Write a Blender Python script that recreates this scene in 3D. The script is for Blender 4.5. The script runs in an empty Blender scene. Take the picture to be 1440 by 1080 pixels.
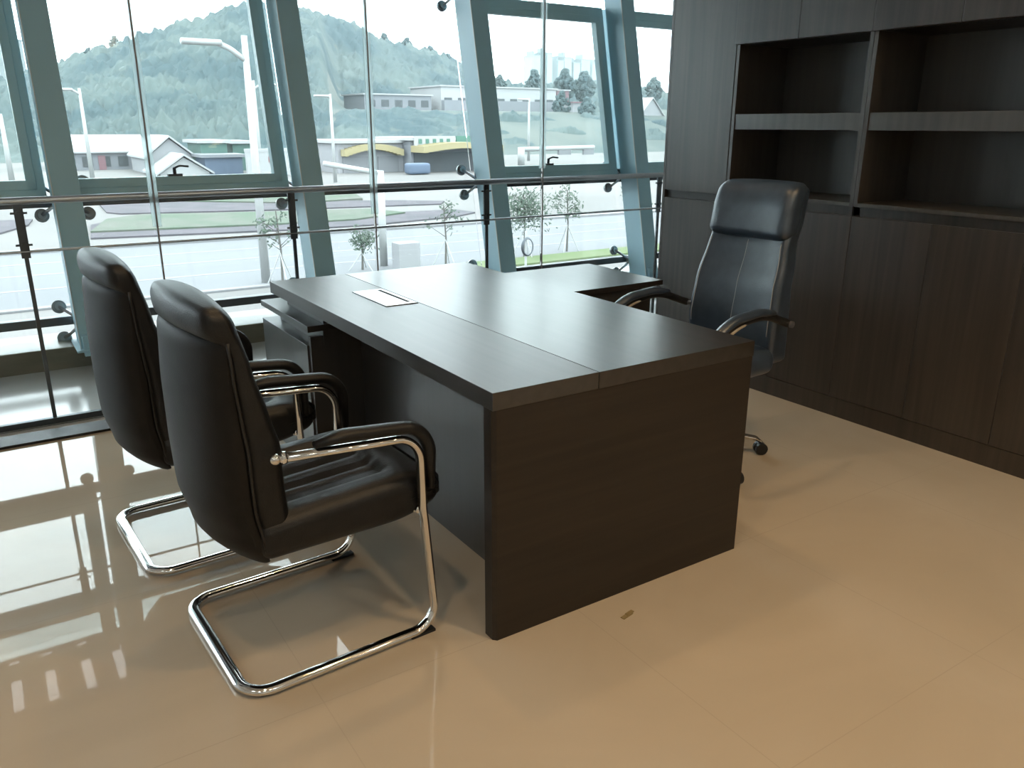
import bpy, bmesh, math, random
from mathutils import Vector, Matrix, noise
random.seed(7)
S = bpy.context.scene
COL = S.collection
PI = math.pi

# ------------------------------------------------------------------ camera
F, YAW, PITCH, ROLL, CH = 1141.0, 0.5793, 0.3090, 0.0024, 1.41
fw = Vector((math.sin(YAW)*math.cos(PITCH), math.cos(YAW)*math.cos(PITCH), -math.sin(PITCH)))
r0 = Vector((math.cos(YAW), -math.sin(YAW), 0)); u0 = r0.cross(fw)
rt = r0*math.cos(ROLL) + u0*math.sin(ROLL); up = -r0*math.sin(ROLL) + u0*math.cos(ROLL)
cd = bpy.data.cameras.new('camera'); cam = bpy.data.objects.new('camera', cd); COL.objects.link(cam)
cam.matrix_world = Matrix.Translation((0, 0, CH)) @ Matrix((rt, up, -fw)).transposed().to_4x4()
cd.sensor_fit = 'HORIZONTAL'; cd.sensor_width = 36; cd.lens = F/1440*36; cd.clip_end = 3000; cd.clip_start = .05
S.camera = cam

def at(px, py, Y):
    """point of the place at depth Y seen at a photo pixel"""
    d = fw*F + rt*(px-720) + up*(540-py)
    return Vector((0, 0, CH)) + d*(Y/d.y)
def gp(px, py, z=-3.5):
    d = fw*F + rt*(px-720) + up*(540-py)
    return Vector((0, 0, CH)) + d*((z-CH)/d.z)

# ------------------------------------------------------------------ materials
def mat(name, col, rough=.5, metal=0, spec=.5, emit=None, estr=0):
    m = bpy.data.materials.new(name); m.use_nodes = True
    b = m.node_tree.nodes['Principled BSDF']
    b.inputs['Base Color'].default_value = (*col, 1); b.inputs['Roughness'].default_value = rough
    b.inputs['Metallic'].default_value = metal; b.inputs['Specular IOR Level'].default_value = spec
    if emit: b.inputs['Emission Color'].default_value = (*emit, 1); b.inputs['Emission Strength'].default_value = estr
    return m
def noisy(m, c1, c2, scale=(1, 1, 1), nscale=5, detail=4, dist=0, bump=0, bscale=40, lo=.35, hi=.65, coord='Object', rough=None):
    t = m.node_tree; N = t.nodes; L = t.links; b = N['Principled BSDF']
    tc = N.new('ShaderNodeTexCoord'); mp = N.new('ShaderNodeMapping'); mp.inputs['Scale'].default_value = scale
    L.new(tc.outputs[coord], mp.inputs['Vector'])
    nz = N.new('ShaderNodeTexNoise'); nz.inputs['Scale'].default_value = nscale; nz.inputs['Detail'].default_value = detail
    nz.inputs['Distortion'].default_value = dist; L.new(mp.outputs[0], nz.inputs['Vector'])
    cr = N.new('ShaderNodeValToRGB'); cr.color_ramp.elements[0].position = lo; cr.color_ramp.elements[1].position = hi
    cr.color_ramp.elements[0].color = (*c1, 1); cr.color_ramp.elements[1].color = (*c2, 1)
    L.new(nz.outputs['Fac'], cr.inputs['Fac']); L.new(cr.outputs['Color'], b.inputs['Base Color'])
    if rough:
        mr = N.new('ShaderNodeMapRange'); mr.inputs['To Min'].default_value = rough[0]; mr.inputs['To Max'].default_value = rough[1]
        L.new(nz.outputs['Fac'], mr.inputs['Value']); L.new(mr.outputs[0], b.inputs['Roughness'])
    if bump:
        n2 = N.new('ShaderNodeTexNoise'); n2.inputs['Scale'].default_value = bscale; n2.inputs['Detail'].default_value = 3
        L.new(mp.outputs[0], n2.inputs['Vector'])
        bp = N.new('ShaderNodeBump'); bp.inputs['Strength'].default_value = bump; bp.inputs['Distance'].default_value = .01
        L.new(n2.outputs['Fac'], bp.inputs['Height']); L.new(bp.outputs[0], b.inputs['Normal'])
    return m
def wood(name, c1, c2, axis, rough=.35, spec=.5):
    sc = {'x': (.6, 14, 14), 'y': (14, .6, 14), 'z': (14, 14, .6)}[axis]
    m = noisy(mat(name, c1, rough, 0, spec), c1, c2, sc, 2.2, 8, .35, lo=.3, hi=.7)
    return m
M = {}
M['desk'] = wood('desk_laminate', (.020, .0175, .0150), (.034, .029, .025), 'y', .30, .68)
M['desk_front'] = wood('desk_front_laminate', (.028, .026, .023), (.044, .040, .036), 'y', .37, .72)
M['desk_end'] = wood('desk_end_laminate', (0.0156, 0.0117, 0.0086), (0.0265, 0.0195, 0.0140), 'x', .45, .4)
M['desk_side'] = wood('desk_side_laminate', (.028, .028, .028), (.038, .037, .036), 'z', .30, .8)
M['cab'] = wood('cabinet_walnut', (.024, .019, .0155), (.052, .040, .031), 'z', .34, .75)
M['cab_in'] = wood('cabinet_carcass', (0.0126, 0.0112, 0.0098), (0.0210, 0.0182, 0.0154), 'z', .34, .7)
M['cab_back'] = wood('cabinet_back_board', (.040, .038, .036), (.058, .054, .050), 'z', .42, 1.0)
M['cab_h'] = wood('cabinet_shelf_wood', (.036, .032, .028), (.062, .054, .046), 'z', .32, .8)
M['leather'] = noisy(mat('black_leather', (0.0050, 0.0055, 0.0064), .44, 0, .38), (0.0042, 0.0046, 0.0054), (0.0071, 0.0077, 0.0088), (1, 1, 1), 30, 3, bump=.12, bscale=260)
M['leather_exec'] = noisy(mat('executive_leather', (0.0292, 0.0456, 0.0714), .33, 0, .9), (0.0253, 0.0408, 0.0654), (0.0370, 0.0576, 0.0892), (1, 1, 1), 20, 3, bump=.1, bscale=260)
M['vinyl'] = noisy(mat('dark_vinyl_back', (0.0068, 0.0064, 0.0059), .55, 0, .25), (0.0062, 0.0056, 0.0052), (0.0089, 0.0082, 0.0074), (1, 1, 1), 25, 3, bump=.08, bscale=300)
M['piping'] = mat('piping', (.006, .006, .006), .5)
M['stitch'] = mat('pale_stitching', (.32, .33, .34), .6)
M['chrome'] = mat('chrome', (.78, .76, .73), .07, 1)
M['steel'] = mat('brushed_steel', (0.5880, 0.5880, 0.6106), .28, 1)
M['darksteel'] = mat('dark_steel', (.09, .10, .11), .4, .8)
M['disc'] = mat('grey_disc_metal', (0.3000, 0.3300, 0.3450), .4, .4)
M['plastic'] = mat('black_plastic', (.010, .010, .010), .42)
M['rubber'] = mat('black_rubber', (.012, .012, .012), .7)
M['silver'] = mat('silver_lid', (.62, .64, .66), .35, .6)
M['slot'] = mat('slot_black', (.004, .004, .004), .8)
M['armwood'] = mat('arm_pale_strip', (.42, .37, .30), .4)
M['paint'] = noisy(mat('grey_green_paint', (0.1882, 0.2970, 0.3417), .42, 0, .5), (0.4328, 0.6930, 0.8033), (0.4610, 0.7260, 0.8393), (1, 1, 1), 3, 3)
M['edge'] = mat('pale_edge_highlight', (.75, .8, .8), .4)  # pale colour imitating light caught on the column edges
M['frame'] = noisy(mat('window_frame_paint', (0.1926, 0.2970, 0.3148), .4, 0, .5), (0.4431, 0.6930, 0.7579), (0.4816, 0.7260, 0.7929), (1, 1, 1), 3, 3)
M['granite'] = noisy(mat('black_granite', (.01, .01, .011), .45, 0, .3), (.006, .006, .007), (.02, .02, .022), (1, 1, 1), 90, 3)
M['curb'] = noisy(mat('olive_curb_tile', (.18, .17, .12), .35), (.15, .145, .10), (.21, .20, .15), (1, 1, 3), 4, 5)
M['wall'] = noisy(mat('wall_paint', (.72, .71, .68), .8), (.78, .775, .75), (.82, .81, .79), (1, 1, 1), 2, 2)
M['ceil'] = mat('ceiling_paint', (.82, .81, .78), .8)
M['lamp'] = mat('lamp_diffuser', (1, .9, .75), .5, emit=(1, .72, .42), estr=6)
M['white'] = mat('white_metal', (.7, .7, .7), .4)

# floor tiles: polished warm cream, 0.8 m
def floor_mat(name, c1, c2, grout, ox, oy, rough=.045, size=.8):
    m = noisy(mat(name, c1, rough, 0, .5), c1, c2, (1, 1, 1), 1.3, 6, 1.2, lo=.3, hi=.7)
    t = m.node_tree; N = t.nodes; L = t.links; b = N['Principled BSDF']; src = b.inputs['Base Color'].links[0].from_socket
    tc = N.new('ShaderNodeTexCoord'); sp = N.new('ShaderNodeSeparateXYZ'); L.new(tc.outputs['Object'], sp.inputs[0])
    fs = []
    for ax, o in (('X', ox), ('Y', oy)):
        a = N.new('ShaderNodeMath'); a.operation = 'SUBTRACT'; L.new(sp.outputs[ax], a.inputs[0]); a.inputs[1].default_value = o - 80*size
        w = N.new('ShaderNodeMath'); w.operation = 'MODULO'; L.new(a.outputs[0], w.inputs[0]); w.inputs[1].default_value = size
        l = N.new('ShaderNodeMath'); l.operation = 'LESS_THAN'; L.new(w.outputs[0], l.inputs[0]); l.inputs[1].default_value = .0028
        fs.append(l)
    mx = N.new('ShaderNodeMath'); mx.operation = 'MAXIMUM'; L.new(fs[0].outputs[0], mx.inputs[0]); L.new(fs[1].outputs[0], mx.inputs[1])
    mix = N.new('ShaderNodeMixRGB'); L.new(mx.outputs[0], mix.inputs['Fac']); L.new(src, mix.inputs[1]); mix.inputs[2].default_value = (*grout, 1)
    L.new(mix.outputs[0], b.inputs['Base Color'])
    return m
M['floor'] = floor_mat('polished_cream_tile', (.46, .395, .31), (.51, .44, .35), (.44, .38, .30), .545, .91, .022)
M['ledge'] = floor_mat('pale_ledge_tile', (0.5750, 0.5850, 0.5612), (0.6440, 0.6552, 0.6344), (0.5060, 0.5148, 0.4880), .2, 4.28, .12)

def glass(name, tint=(1, 1, 1), k=.9):
    m = bpy.data.materials.new(name); m.use_nodes = True; t = m.node_tree; N = t.nodes; L = t.links
    N.remove(N['Principled BSDF']); out = N['Material Output']
    tr = N.new('ShaderNodeBsdfTransparent'); tr.inputs[0].default_value = (*tint, 1)
    gl = N.new('ShaderNodeBsdfGlossy'); gl.inputs['Roughness'].default_value = .01
    fr = N.new('ShaderNodeFresnel'); fr.inputs[0].default_value = 1.25
    mx = N.new('ShaderNodeMixShader'); L.new(fr.outputs[0], mx.inputs[0]); L.new(tr.outputs[0], mx.inputs[1]); L.new(gl.outputs[0], mx.inputs[2])
    L.new(mx.outputs[0], out.inputs['Surface']); return m
M['glass'] = glass('clear_glass', (.985, .995, .99))
def gedge():
    m = bpy.data.materials.new('glass_edge'); m.use_nodes = True; t = m.node_tree; N = t.nodes; L = t.links; N.remove(N['Principled BSDF'])
    a = N.new('ShaderNodeBsdfTranslucent'); a.inputs[0].default_value = (.85, .92, .92, 1); b = N.new('ShaderNodeBsdfTransparent'); b.inputs[0].default_value = (.95, 1, 1, 1)
    mx = N.new('ShaderNodeMixShader'); mx.inputs[0].default_value = .45; L.new(b.outputs[0], mx.inputs[1]); L.new(a.outputs[0], mx.inputs[2]); L.new(mx.outputs[0], N['Material Output'].inputs['Surface']); return m
M['glassedge'] = gedge()
M['silicone'] = mat('silicone_joint', (.25, .24, .25), .4)

def veg(name, c1, c2, sc, d=5):
    return noisy(mat(name, c1, .9, 0, .1), c1, c2, (1, 1, 1), sc, d, .2, lo=.40, hi=.60)

# ------------------------------------------------------------------ mesh helpers
def link(o, parent=None):
    COL.objects.link(o)
    if parent is not None: o.parent = parent
    return o
def obj(name, bm, m, parent=None, loc=None, smooth=False, bevel=0, auto=False):
    bmesh.ops.recalc_face_normals(bm, faces=bm.faces[:])
    me = bpy.data.meshes.new(name); bm.to_mesh(me); bm.free()
    if smooth:
        me.polygons.foreach_set('use_smooth', [True]*len(me.polygons))
    o = bpy.data.objects.new(name, me)
    for mm in (m if isinstance(m, (list, tuple)) else [m]): me.materials.append(mm)
    if loc: o.location = loc
    if bevel:
        b = o.modifiers.new('bevel', 'BEVEL'); b.width = bevel; b.segments = 2; b.limit_method = 'ANGLE'; b.angle_limit = .6
    return link(o, parent)
def tag(o, label=None, cat=None, group=None, kind=None):
    if label: o['label'] = label
    if cat: o['category'] = cat
    if group: o['group'] = group
    if kind: o['kind'] = kind
    return o
def thing(name, label, cat, loc=(0, 0, 0), rz=0, group=None):
    o = bpy.data.objects.new(name, None); o.empty_display_size = .1; COL.objects.link(o)
    o.location = loc; o.rotation_euler = (0, 0, rz); return tag(o, label, cat, group)
def struct(name, bm, m, parent=None, **k):
    o = obj(name, bm, m, parent, **k)
    if parent is None: o['kind'] = 'structure'
    return o
def copy_tree(o, parent=None):
    c = o.copy(); COL.objects.link(c)
    if parent is not None: c.parent = parent
    for ch in list(o.children): copy_tree(ch, c)
    return c
def box(bm, x0, x1, y0, y1, z0, z1, mi=0):
    vs = [bm.verts.new(v) for v in ((x0,y0,z0),(x1,y0,z0),(x1,y1,z0),(x0,y1,z0),(x0,y0,z1),(x1,y0,z1),(x1,y1,z1),(x0,y1,z1))]
    for f in ((0,3,2,1),(4,5,6,7),(0,1,5,4),(1,2,6,5),(2,3,7,6),(3,0,4,7)):
        bm.faces.new([vs[i] for i in f]).material_index = mi
    return vs
def B(*a):
    bm = bmesh.new(); box(bm, *a); return bm
def fillet(pts, rads, n=8):
    out = []; P = [Vector(p) for p in pts]
    for i, p in enumerate(P):
        r = rads[i] if i < len(rads) else 0
        if i in (0, len(P)-1) or r <= 0: out.append(p); continue
        a = (P[i-1]-p).normalized(); b = (P[i+1]-p).normalized()
        ang = a.angle(b); d = r/math.tan(ang/2); s = p+a*d; e = p+b*d
        c = p + (a+b).normalized()*(r/math.sin(ang/2))
        va = s-c; vb = e-c; tot = va.angle(vb); ax = va.cross(vb).normalized()
        for k in range(n+1): out.append(c + Matrix.Rotation(tot*k/n, 3, ax) @ va)
    return out
def tube(bm, pts, r=.01, n=10, r2=None, ref=None, cap=True, closed=False, rfun=None, mi=0):
    """sweep an ellipse (r across, r2 along ref) along pts"""
    P = [Vector(p) for p in pts]; r2 = r2 or r; rings = []
    m = len(P); prev = None
    for i, p in enumerate(P):
        if closed: t = (P[(i+1) % m]-P[i-1]).normalized()
        else: t = (P[min(i+1, m-1)]-P[max(i-1, 0)]).normalized()
        if ref is not None:
            nrm = Vector(ref); nrm = nrm - t*nrm.dot(t)
            if nrm.length < 1e-4: nrm = prev or t.orthogonal()
        elif prev is None: nrm = t.orthogonal()
        else: nrm = prev - t*prev.dot(t)
        nrm.normalize(); prev = nrm; bi = t.cross(nrm)
        s = rfun(i/(m-1)) if rfun else 1
        rings.append([bm.verts.new(p + nrm*math.cos(2*PI*k/n)*r2*s + bi*math.sin(2*PI*k/n)*r*s) for k in range(n)])
    for i in range(m if closed else m-1):
        a, b = rings[i], rings[(i+1) % m]
        for k in range(n): bm.faces.new((a[k], a[(k+1) % n], b[(k+1) % n], b[k])).material_index = mi
    if cap and not closed:
        bm.faces.new(rings[0]).material_index = mi; bm.faces.new(rings[-1][::-1]).material_index = mi
def T(pts, r=.01, **k):
    bm = bmesh.new(); tube(bm, pts, r, **k); return bm
def ball(bm, c, r, sub=2, sc=(1, 1, 1)):
    mtx = Matrix.Translation(c) @ Matrix.Diagonal((*sc, 1))
    bmesh.ops.create_icosphere(bm, subdivisions=sub, radius=r, matrix=mtx)
def disc(bm, c, axis, r, h, n=24):
    """short cylinder centred at c along axis"""
    a = Vector(axis).normalized(); c = Vector(c)
    tube(bm, [c-a*h/2, c+a*h/2], r, n=n)
def rbox(sx, sy, sz, r, cuts=12, f=None, fr=None):
    bm = bmesh.new(); bmesh.ops.create_cube(bm, size=1)
    bmesh.ops.subdivide_edges(bm, edges=bm.edges[:], cuts=cuts, use_grid_fill=True)
    s = (sx, sy, sz)
    for v in bm.verts:
        p = [0, 0, 0]; q = [0, 0, 0]
        for i in range(3):
            a = v.co[i]*2
            a = math.copysign(1-(1-abs(a))**1.35, a)      # more rows near the edges
            p[i] = a*s[i]/2; lim = s[i]/2-r; q[i] = max(-lim, min(lim, p[i]))
        d = Vector(p)-Vector(q)
        if d.length > 1e-9:
            mx = max(abs(x) for x in d)
            d = d.normalized()*min(r, max(mx, 0)) if d.length > r or True else d
        v.co = Vector(q)+d
        if f: v.co = Vector(f(*v.co))
    return bm
def lerp(a, b, t): return a+(b-a)*t
def prof(tab, z):
    if z <= tab[0][0]: return tab[0][1]
    for (a, x), (b, y) in zip(tab, tab[1:]):
        if z <= b:
            t = (z-a)/(b-a); t = t*t*(3-2*t)*.5+t*.5; return lerp(x, y, t)
    return tab[-1][1]

# ------------------------------------------------------------------ room shell
XL, YB, HC = -4.2, -4.0, 3.6
struct('floor', B(XL, 6.6, YB, 4.125, -.12, 0), M['floor'])
struct('trim_1', B(XL, 6.6, 4.125, 4.275, -.12, .012), M['granite'], bevel=.003)
struct('floor_ledge', B(XL, 6.6, 4.275, 5.41, -.12, 0), M['ledge'])
struct('trim_2', B(XL, 6.6, 4.375, 4.405, 0, .030), M['darksteel'], bevel=.002)
struct('trim_3', B(XL, 6.6, 5.41, 5.85, -.3, .13), M['curb'], bevel=.006)
struct('wall_front', B(XL, 6.6, 5.6, 5.9, -3.5, -.3), M['wall'])
struct('ceiling', B(XL, 6.6, YB, 6.1, HC, HC+.15), M['ceil'])
struct('wall_left', B(XL-.15, XL, YB, 6.1, -.12, HC), M['wall'])
struct('wall_back', B(XL, 6.6, YB-.15, YB, -.12, HC), M['wall'])
struct('wall_right', B(3.91, 4.05, YB, 3.68, 0, HC), M['wall'])
struct('wall_end', B(6.6, 6.75, YB, 6.1, -.12, HC), M['wall'])

# ------------------------------------------------------------------ leaning facade
YF, K = 5.25, .2148
LA = math.atan(K)
def FP(x, z, d=0):       # point on facade plane at height z, d outward
    return Vector((x, YF+K*z+d, z))
CX = [.478+1.485*k for k in range(-3, 5)]
ZT = 3.6
def lean_box(bm, x0, x1, z0, z1, d0, d1):
    vs = []
    for z in (z0, z1):
        for (x, d) in ((x0, d0), (x1, d0), (x1, d1), (x0, d1)): vs.append(bm.verts.new(FP(x, z, d)))
    for f in ((0,3,2,1),(4,5,6,7),(0,1,5,4),(1,2,6,5),(2,3,7,6),(3,0,4,7)): bm.faces.new([vs[i] for i in f])
def LB(*a):
    bm = bmesh.new(); lean_box(bm, *a); return bm
clabels = {3: 'leftmost leaning grey-green steel column, behind the two visitor chairs',
           4: 'leaning grey-green steel column rising behind the far left end of the desk top',
           5: 'leaning grey-green steel column behind the middle of the desk, right of the fixed pane',
           6: 'rightmost leaning grey-green steel column, next to the tall cabinet'}
for k, cx in enumerate(CX):
    if k not in clabels and not (k in (2, 7)): continue
    t = thing('steel_column', clabels.get(k, 'leaning grey-green steel column outside the left edge of the photo' if k == 2 else 'leaning grey-green steel column hidden behind the tall cabinet'), 'column', FP(cx, .13))
    def rel(bm, o=FP(cx, .13)):
        bmesh.ops.translate(bm, verts=bm.verts[:], vec=-o); return bm
    obj('shaft', rel(LB(cx-.0725, cx+.0725, .13, ZT, 0, .22)), M['paint'], t, bevel=.004)
    obj('edge_highlight', rel(LB(cx-.0765, cx-.0715, .13, ZT, -.004, .004)), M['edge'], t)  # thin pale strip painted as the highlight along the front-left edge
    bm = bmesh.new(); lean_box(bm, cx-.062, cx-.008, .10, .22, -.035, -.001)
    obj('foot_bracket', rel(bm), M['paint'], t, bevel=.003)
    bm = bmesh.new(); box(bm, cx-.10, cx+.10, YF-.03, YF+.30, .13, .142)
    obj('base_plate', rel(bm), M['paint'], t, bevel=.002)

# windows: sash bays and fixed bays
def bay(n, k, sash):
    x0, x1 = CX[k]+.0725, CX[k+1]-.0725
    w = LB(x0-.05, x1+.05, .06, ZT, .375, .387)
    root = struct('window_%d' % n, w, M['glass'])
    if sash:
        x0, x1 = CX[k]-.02, CX[k+1]-.09
        bm = bmesh.new(); zb, zt = .985, 2.30
        lean_box(bm, x0, x1, zb, zb+.055, .235, .33); lean_box(bm, x0, x1, zt, zt+.075, .235, .33)
        lean_box(bm, x0, x0+.045, zb, zt, .235, .33); lean_box(bm, x1-.045, x1, zb, zt, .235, .33)
        obj('window_frame', bm, M['frame'], root, bevel=.003)
        bm = bmesh.new(); a, b = x0+.045, x1-.045
        lean_box(bm, a, b, zb+.05, zb+.105, .225, .29); lean_box(bm, a, b, zt-.05, zt+.003, .225, .29)
        lean_box(bm, a, a+.05, zb+.05, zt, .225, .29); lean_box(bm, b-.05, b, zb+.05, zt, .225, .29)
        s = obj('sash', bm, M['frame'], root, bevel=.003)
        obj('pane', LB(a+.04, b-.04, zb+.09, zt-.04, .25, .258), M['glass'], s)
        bm = bmesh.new(); cx = (a+b)/2-.03; c = FP(cx, zb+.108, .245)
        box(bm, c.x-.045, c.x+.045, c.y-.016, c.y+.016, c.z-.004, c.z+.012)
        tube(bm, [c+Vector((0, 0, .008)), c+Vector((0, -.004, .05))], .011)
        tube(bm, fillet([c+Vector((-.005, -.004, .045)), c+Vector((.03, -.02, .062)), c+Vector((.085, -.02, .056))], [0, .02]), .0075, r2=.006)
        obj('window_handle', bm, M['darksteel'], s, smooth=False)
    return root
bay(1, 2, True); bay(2, 3, True); bay(3, 4, False); bay(4, 5, True); bay(5, 6, True)
for n, (z0, z1) in enumerate(((.225, .275), (.925, .985), (2.90, 2.96))):
    struct('trim_%d' % (4+n), LB(XL, 6.6, z0, z1, .30, .372), M['darksteel'], bevel=.003)
struct('trim_7', LB(XL, 6.6, 3.50, ZT, -.02, .40), M['frame'])

# spider fittings holding the outer glass
Z = Vector((0, 0, 1))
def spider(label, cx, z):
    o = FP(cx, z, .22); t = thing('spider_fitting', label, 'glass fitting', o, 0, 'steel spider fittings on the columns')
    bm = bmesh.new(); disc(bm, (0, .045, 0), (0, 1, 0), .03, .09)
    obj('hub', bm, M['steel'], t, smooth=False)
    nrm = Vector((0, 1, -K)).normalized(); upv = Vector((0, K, 1)).normalized()
    for sx in (-1, 1):
        for sz in (-1, 1):
            e = Vector((sx*.128, .105, 0))+upv*sz*.097
            bm = bmesh.new(); tube(bm, [(sx*.015, .06, sz*.01), Vector((sx*.07, .07, 0))+upv*sz*.05, e], .011, n=8, r2=.010)
            a = obj('arm', bm, M['steel'], t, smooth=True)
            bm = bmesh.new(); disc(bm, e+nrm*.02, nrm, .041, .024); disc(bm, e+nrm*.004, nrm, .026, .02)
            obj('clamp_disc', bm, M['disc'], a, bevel=.003)
sl = {(3, 0): 'four-armed steel glass fitting behind the leftmost column just below the handrail',
      (3, 1): 'four-armed steel glass fitting low on the leftmost column, beside the rear visitor chair',
      (4, 0): 'four-armed steel glass fitting behind the second column from the left, at handrail height',
      (4, 1): 'four-armed steel glass fitting at the foot of the second column from the left',
      (5, 0): 'four-armed steel glass fitting at handrail height on the third column, two discs showing',
      (5, 2): 'four-armed steel glass fitting high on the third column at the top edge',
      (5, 1): 'four-armed steel glass fitting at the foot of the third column behind the desk',
      (6, 0): 'four-armed steel glass fitting below the handrail on the column by the tall cabinet',
      (6, 1): 'four-armed steel glass fitting at the foot of the column by the tall cabinet'}
for (k, lv), lab in sl.items(): spider(lab, CX[k], (.975, .24, 2.39)[lv])

# vertical glass joints of the inner frameless glass wall
gx = [at(232, 400, 4.33).x+1.155*(k-2) for k in range(0, 6)]
for i in range(len(gx)-1):
    w = struct('window_%d' % (6+i), B(gx[i]+.004, gx[i+1]-.004, 4.326, 4.336, .01, HC), M['glass'])
for i, x in enumerate(gx):
    if i in (1, 2, 3, 4):
        w = struct('trim_%d' % (8+i), B(x-.0035, x+.0035, 4.322, 4.340, .01, HC), M['silicone'])
        for s in (-1, 1):
            obj('glass_edge', B(x+s*.004, x+s*.020, 4.324, 4.338, .93 if i != 4 else 1.15, HC), M['glassedge'], w)

# railing
YR = 4.39
ra, rb = at(0, 276, YR), at(900, 252, YR); ma, mb = at(0, 346, YR), at(900, 301, YR)
zh = (ra.z+rb.z)/2; zm = (ma.z+mb.z)/2
posts = [at(26, 300, YR).x, at(411, 300, YR).x, at(684, 300, YR).x, at(925, 300, YR).x]
rl = thing('balustrade', 'long steel railing with thin mid rail and flat posts before the leaning windows', 'railing', (0, YR, 0))
obj('handrail', T([(XL, 0, zh), (6.6, 0, zh)], .017, n=14), M['steel'], rl, smooth=True)
obj('mid_rail', T([(XL, 0, zm), (6.6, 0, zm)], .0065, n=10), M['steel'], rl, smooth=True)
for x in posts + [posts[0]-1.29, posts[0]-2.6]:
    bm = bmesh.new(); box(bm, x-.019, x+.019, -.006, .006, zm-.03, zh-.01); box(bm, x-.009, x+.009, -.006, .006, .02, zm-.03)
    p = obj('post', bm, M['darksteel'], rl, bevel=.001)
    for z in (zm+.03, zh-.055):
        bm = bmesh.new(); tube(bm, [(x-.034, .0, z), (x+.034, .0, z)], .005, n=8); disc(bm, (x, -.012, z), (0, 1, 0), .012, .016, 12)
        obj('clamp', bm, M['darksteel'], p)

# ------------------------------------------------------------------ cabinets along the right wall
XC, DC = 3.50, .40
def door(t, name, y0, y1, z0, z1, m='cab'):
    return obj(name, B(XC, XC+.018, y0+.0012, y1-.0012, z0, z1), M[m], t, bevel=.0012)
HT = 2.66
# tall closed unit
t = thing('tall_cabinet', 'tall closed dark walnut cabinet beside the window, split by a thin gap at mid height', 'cabinet', (0, 0, 0))
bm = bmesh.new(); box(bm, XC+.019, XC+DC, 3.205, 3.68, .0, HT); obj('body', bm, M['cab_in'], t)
obj('side_panel', B(XC, XC+DC, 3.681, 3.70, 0, HT), M['cab'], t)
door(t, 'door', 3.203, 3.68, .1, 1.0); door(t, 'door', 3.203, 3.68, 1.045, HT)
obj('kickboard', B(XC+.004, XC+.018, 3.203, 3.68, .0, .097), M['cab'], t)
labels = ['walnut bookcase cabinet with two open bays, the one directly behind the executive chair',
          'walnut bookcase cabinet with open bays at the right edge of the photo',
          'walnut bookcase cabinet just beyond the right edge of the photo',
          'walnut bookcase cabinet further toward the room corner, out of the photo']
ZO = 1.045
def bookcase(y1, label):
    y0 = y1-.80; t = thing('bookcase_cabinet', label, 'cabinet', (XC, y1, 0), 0, 'bookcase cabinets along the right wall')
    def P(name, bm, m='cab_in', **k):
        bmesh.ops.translate(bm, verts=bm.verts[:], vec=(-XC, -y1, 0)); return obj(name, bm, M[m], t, **k)
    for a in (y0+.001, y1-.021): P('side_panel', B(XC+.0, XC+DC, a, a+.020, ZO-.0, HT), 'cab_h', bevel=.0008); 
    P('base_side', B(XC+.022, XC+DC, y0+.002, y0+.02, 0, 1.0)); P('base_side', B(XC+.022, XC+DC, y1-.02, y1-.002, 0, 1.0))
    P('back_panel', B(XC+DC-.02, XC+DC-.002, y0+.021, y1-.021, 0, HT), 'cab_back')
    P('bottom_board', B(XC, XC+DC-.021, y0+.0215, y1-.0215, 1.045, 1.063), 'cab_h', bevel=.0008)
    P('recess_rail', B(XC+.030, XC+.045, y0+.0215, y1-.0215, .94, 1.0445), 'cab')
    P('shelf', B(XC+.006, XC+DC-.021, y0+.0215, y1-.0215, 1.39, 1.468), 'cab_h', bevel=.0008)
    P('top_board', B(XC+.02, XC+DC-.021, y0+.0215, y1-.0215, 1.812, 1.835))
    P('kickboard', B(XC+.004, XC+.018, y0, y1, 0, .097), 'cab')
    for a in (y0, y0+.4):
        bm = B(XC-.0, XC+.018, a+.0012, a+.3988, .10, 1.0); P('door', bm, 'cab', bevel=.0015)
        bm = B(XC-.019, XC-.001, a+.0012, a+.3988, 1.812, HT); P('upper_door', bm, 'cab', bevel=.0015)
    return t
for k in range(4):
    bookcase(3.20-.80*k, labels[k])

# ------------------------------------------------------------------ desk
x0, x1, y0, y1 = 1.046, 2.040, 1.690, 3.555
dk = thing('executive_desk', 'large dark wood executive desk with a solid panel end, in the middle of the room', 'desk', (x0, y0, 0))
def D(name, bm, m, **k):
    bmesh.ops.translate(bm, verts=bm.verts[:], vec=(-x0, -y0, 0)); return obj(name, bm, M[m], dk, **k)
XS = 1.398
gx0, gx1, gy0, gy1 = 1.258, 1.388, 2.795, 3.125
D('desktop', B(x0, XS-.0012, y0, y1, .70, .75), 'desk_front', bevel=.0012)
D('desktop', B(XS+.0012, x1, y0, y1, .70, .75), 'desk', bevel=.0012)
D('desktop_joint', B(XS-.0012, XS+.0012, y0+.002, y1-.002, .702, .7475), 'slot')
bm = bmesh.new()   # end panel with chamfered outer corner
pts = [(x0+.002, y0+.012), (x0+.012, y0+.001), (x1-.004, y0+.001), (x1-.004, y0+.050), (x0+.002, y0+.050)]
lo = [bm.verts.new((a, b, 0)) for a, b in pts]; hi = [bm.verts.new((a, b, .6995)) for a, b in pts]
bm.faces.new(lo[::-1]); bm.faces.new(hi)
for i in range(5): bm.faces.new((lo[i], lo[(i+1) % 5], hi[(i+1) % 5], hi[i]))
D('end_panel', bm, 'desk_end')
D('modesty_panel', B(1.262, 1.282, y0+.0505, 3.10, .0, .6995), 'desk_side', bevel=.001)
lid = D('cable_box_lid', B(gx0, gx1, gy0, gy1, .7502, .7535), 'silver', bevel=.001)
bm = B(gx1-.032, gx1-.018, gy0+.025, gy1-.025, .7536, .7540); bmesh.ops.translate(bm, verts=bm.verts[:], vec=(-x0, -y0, 0))
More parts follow.
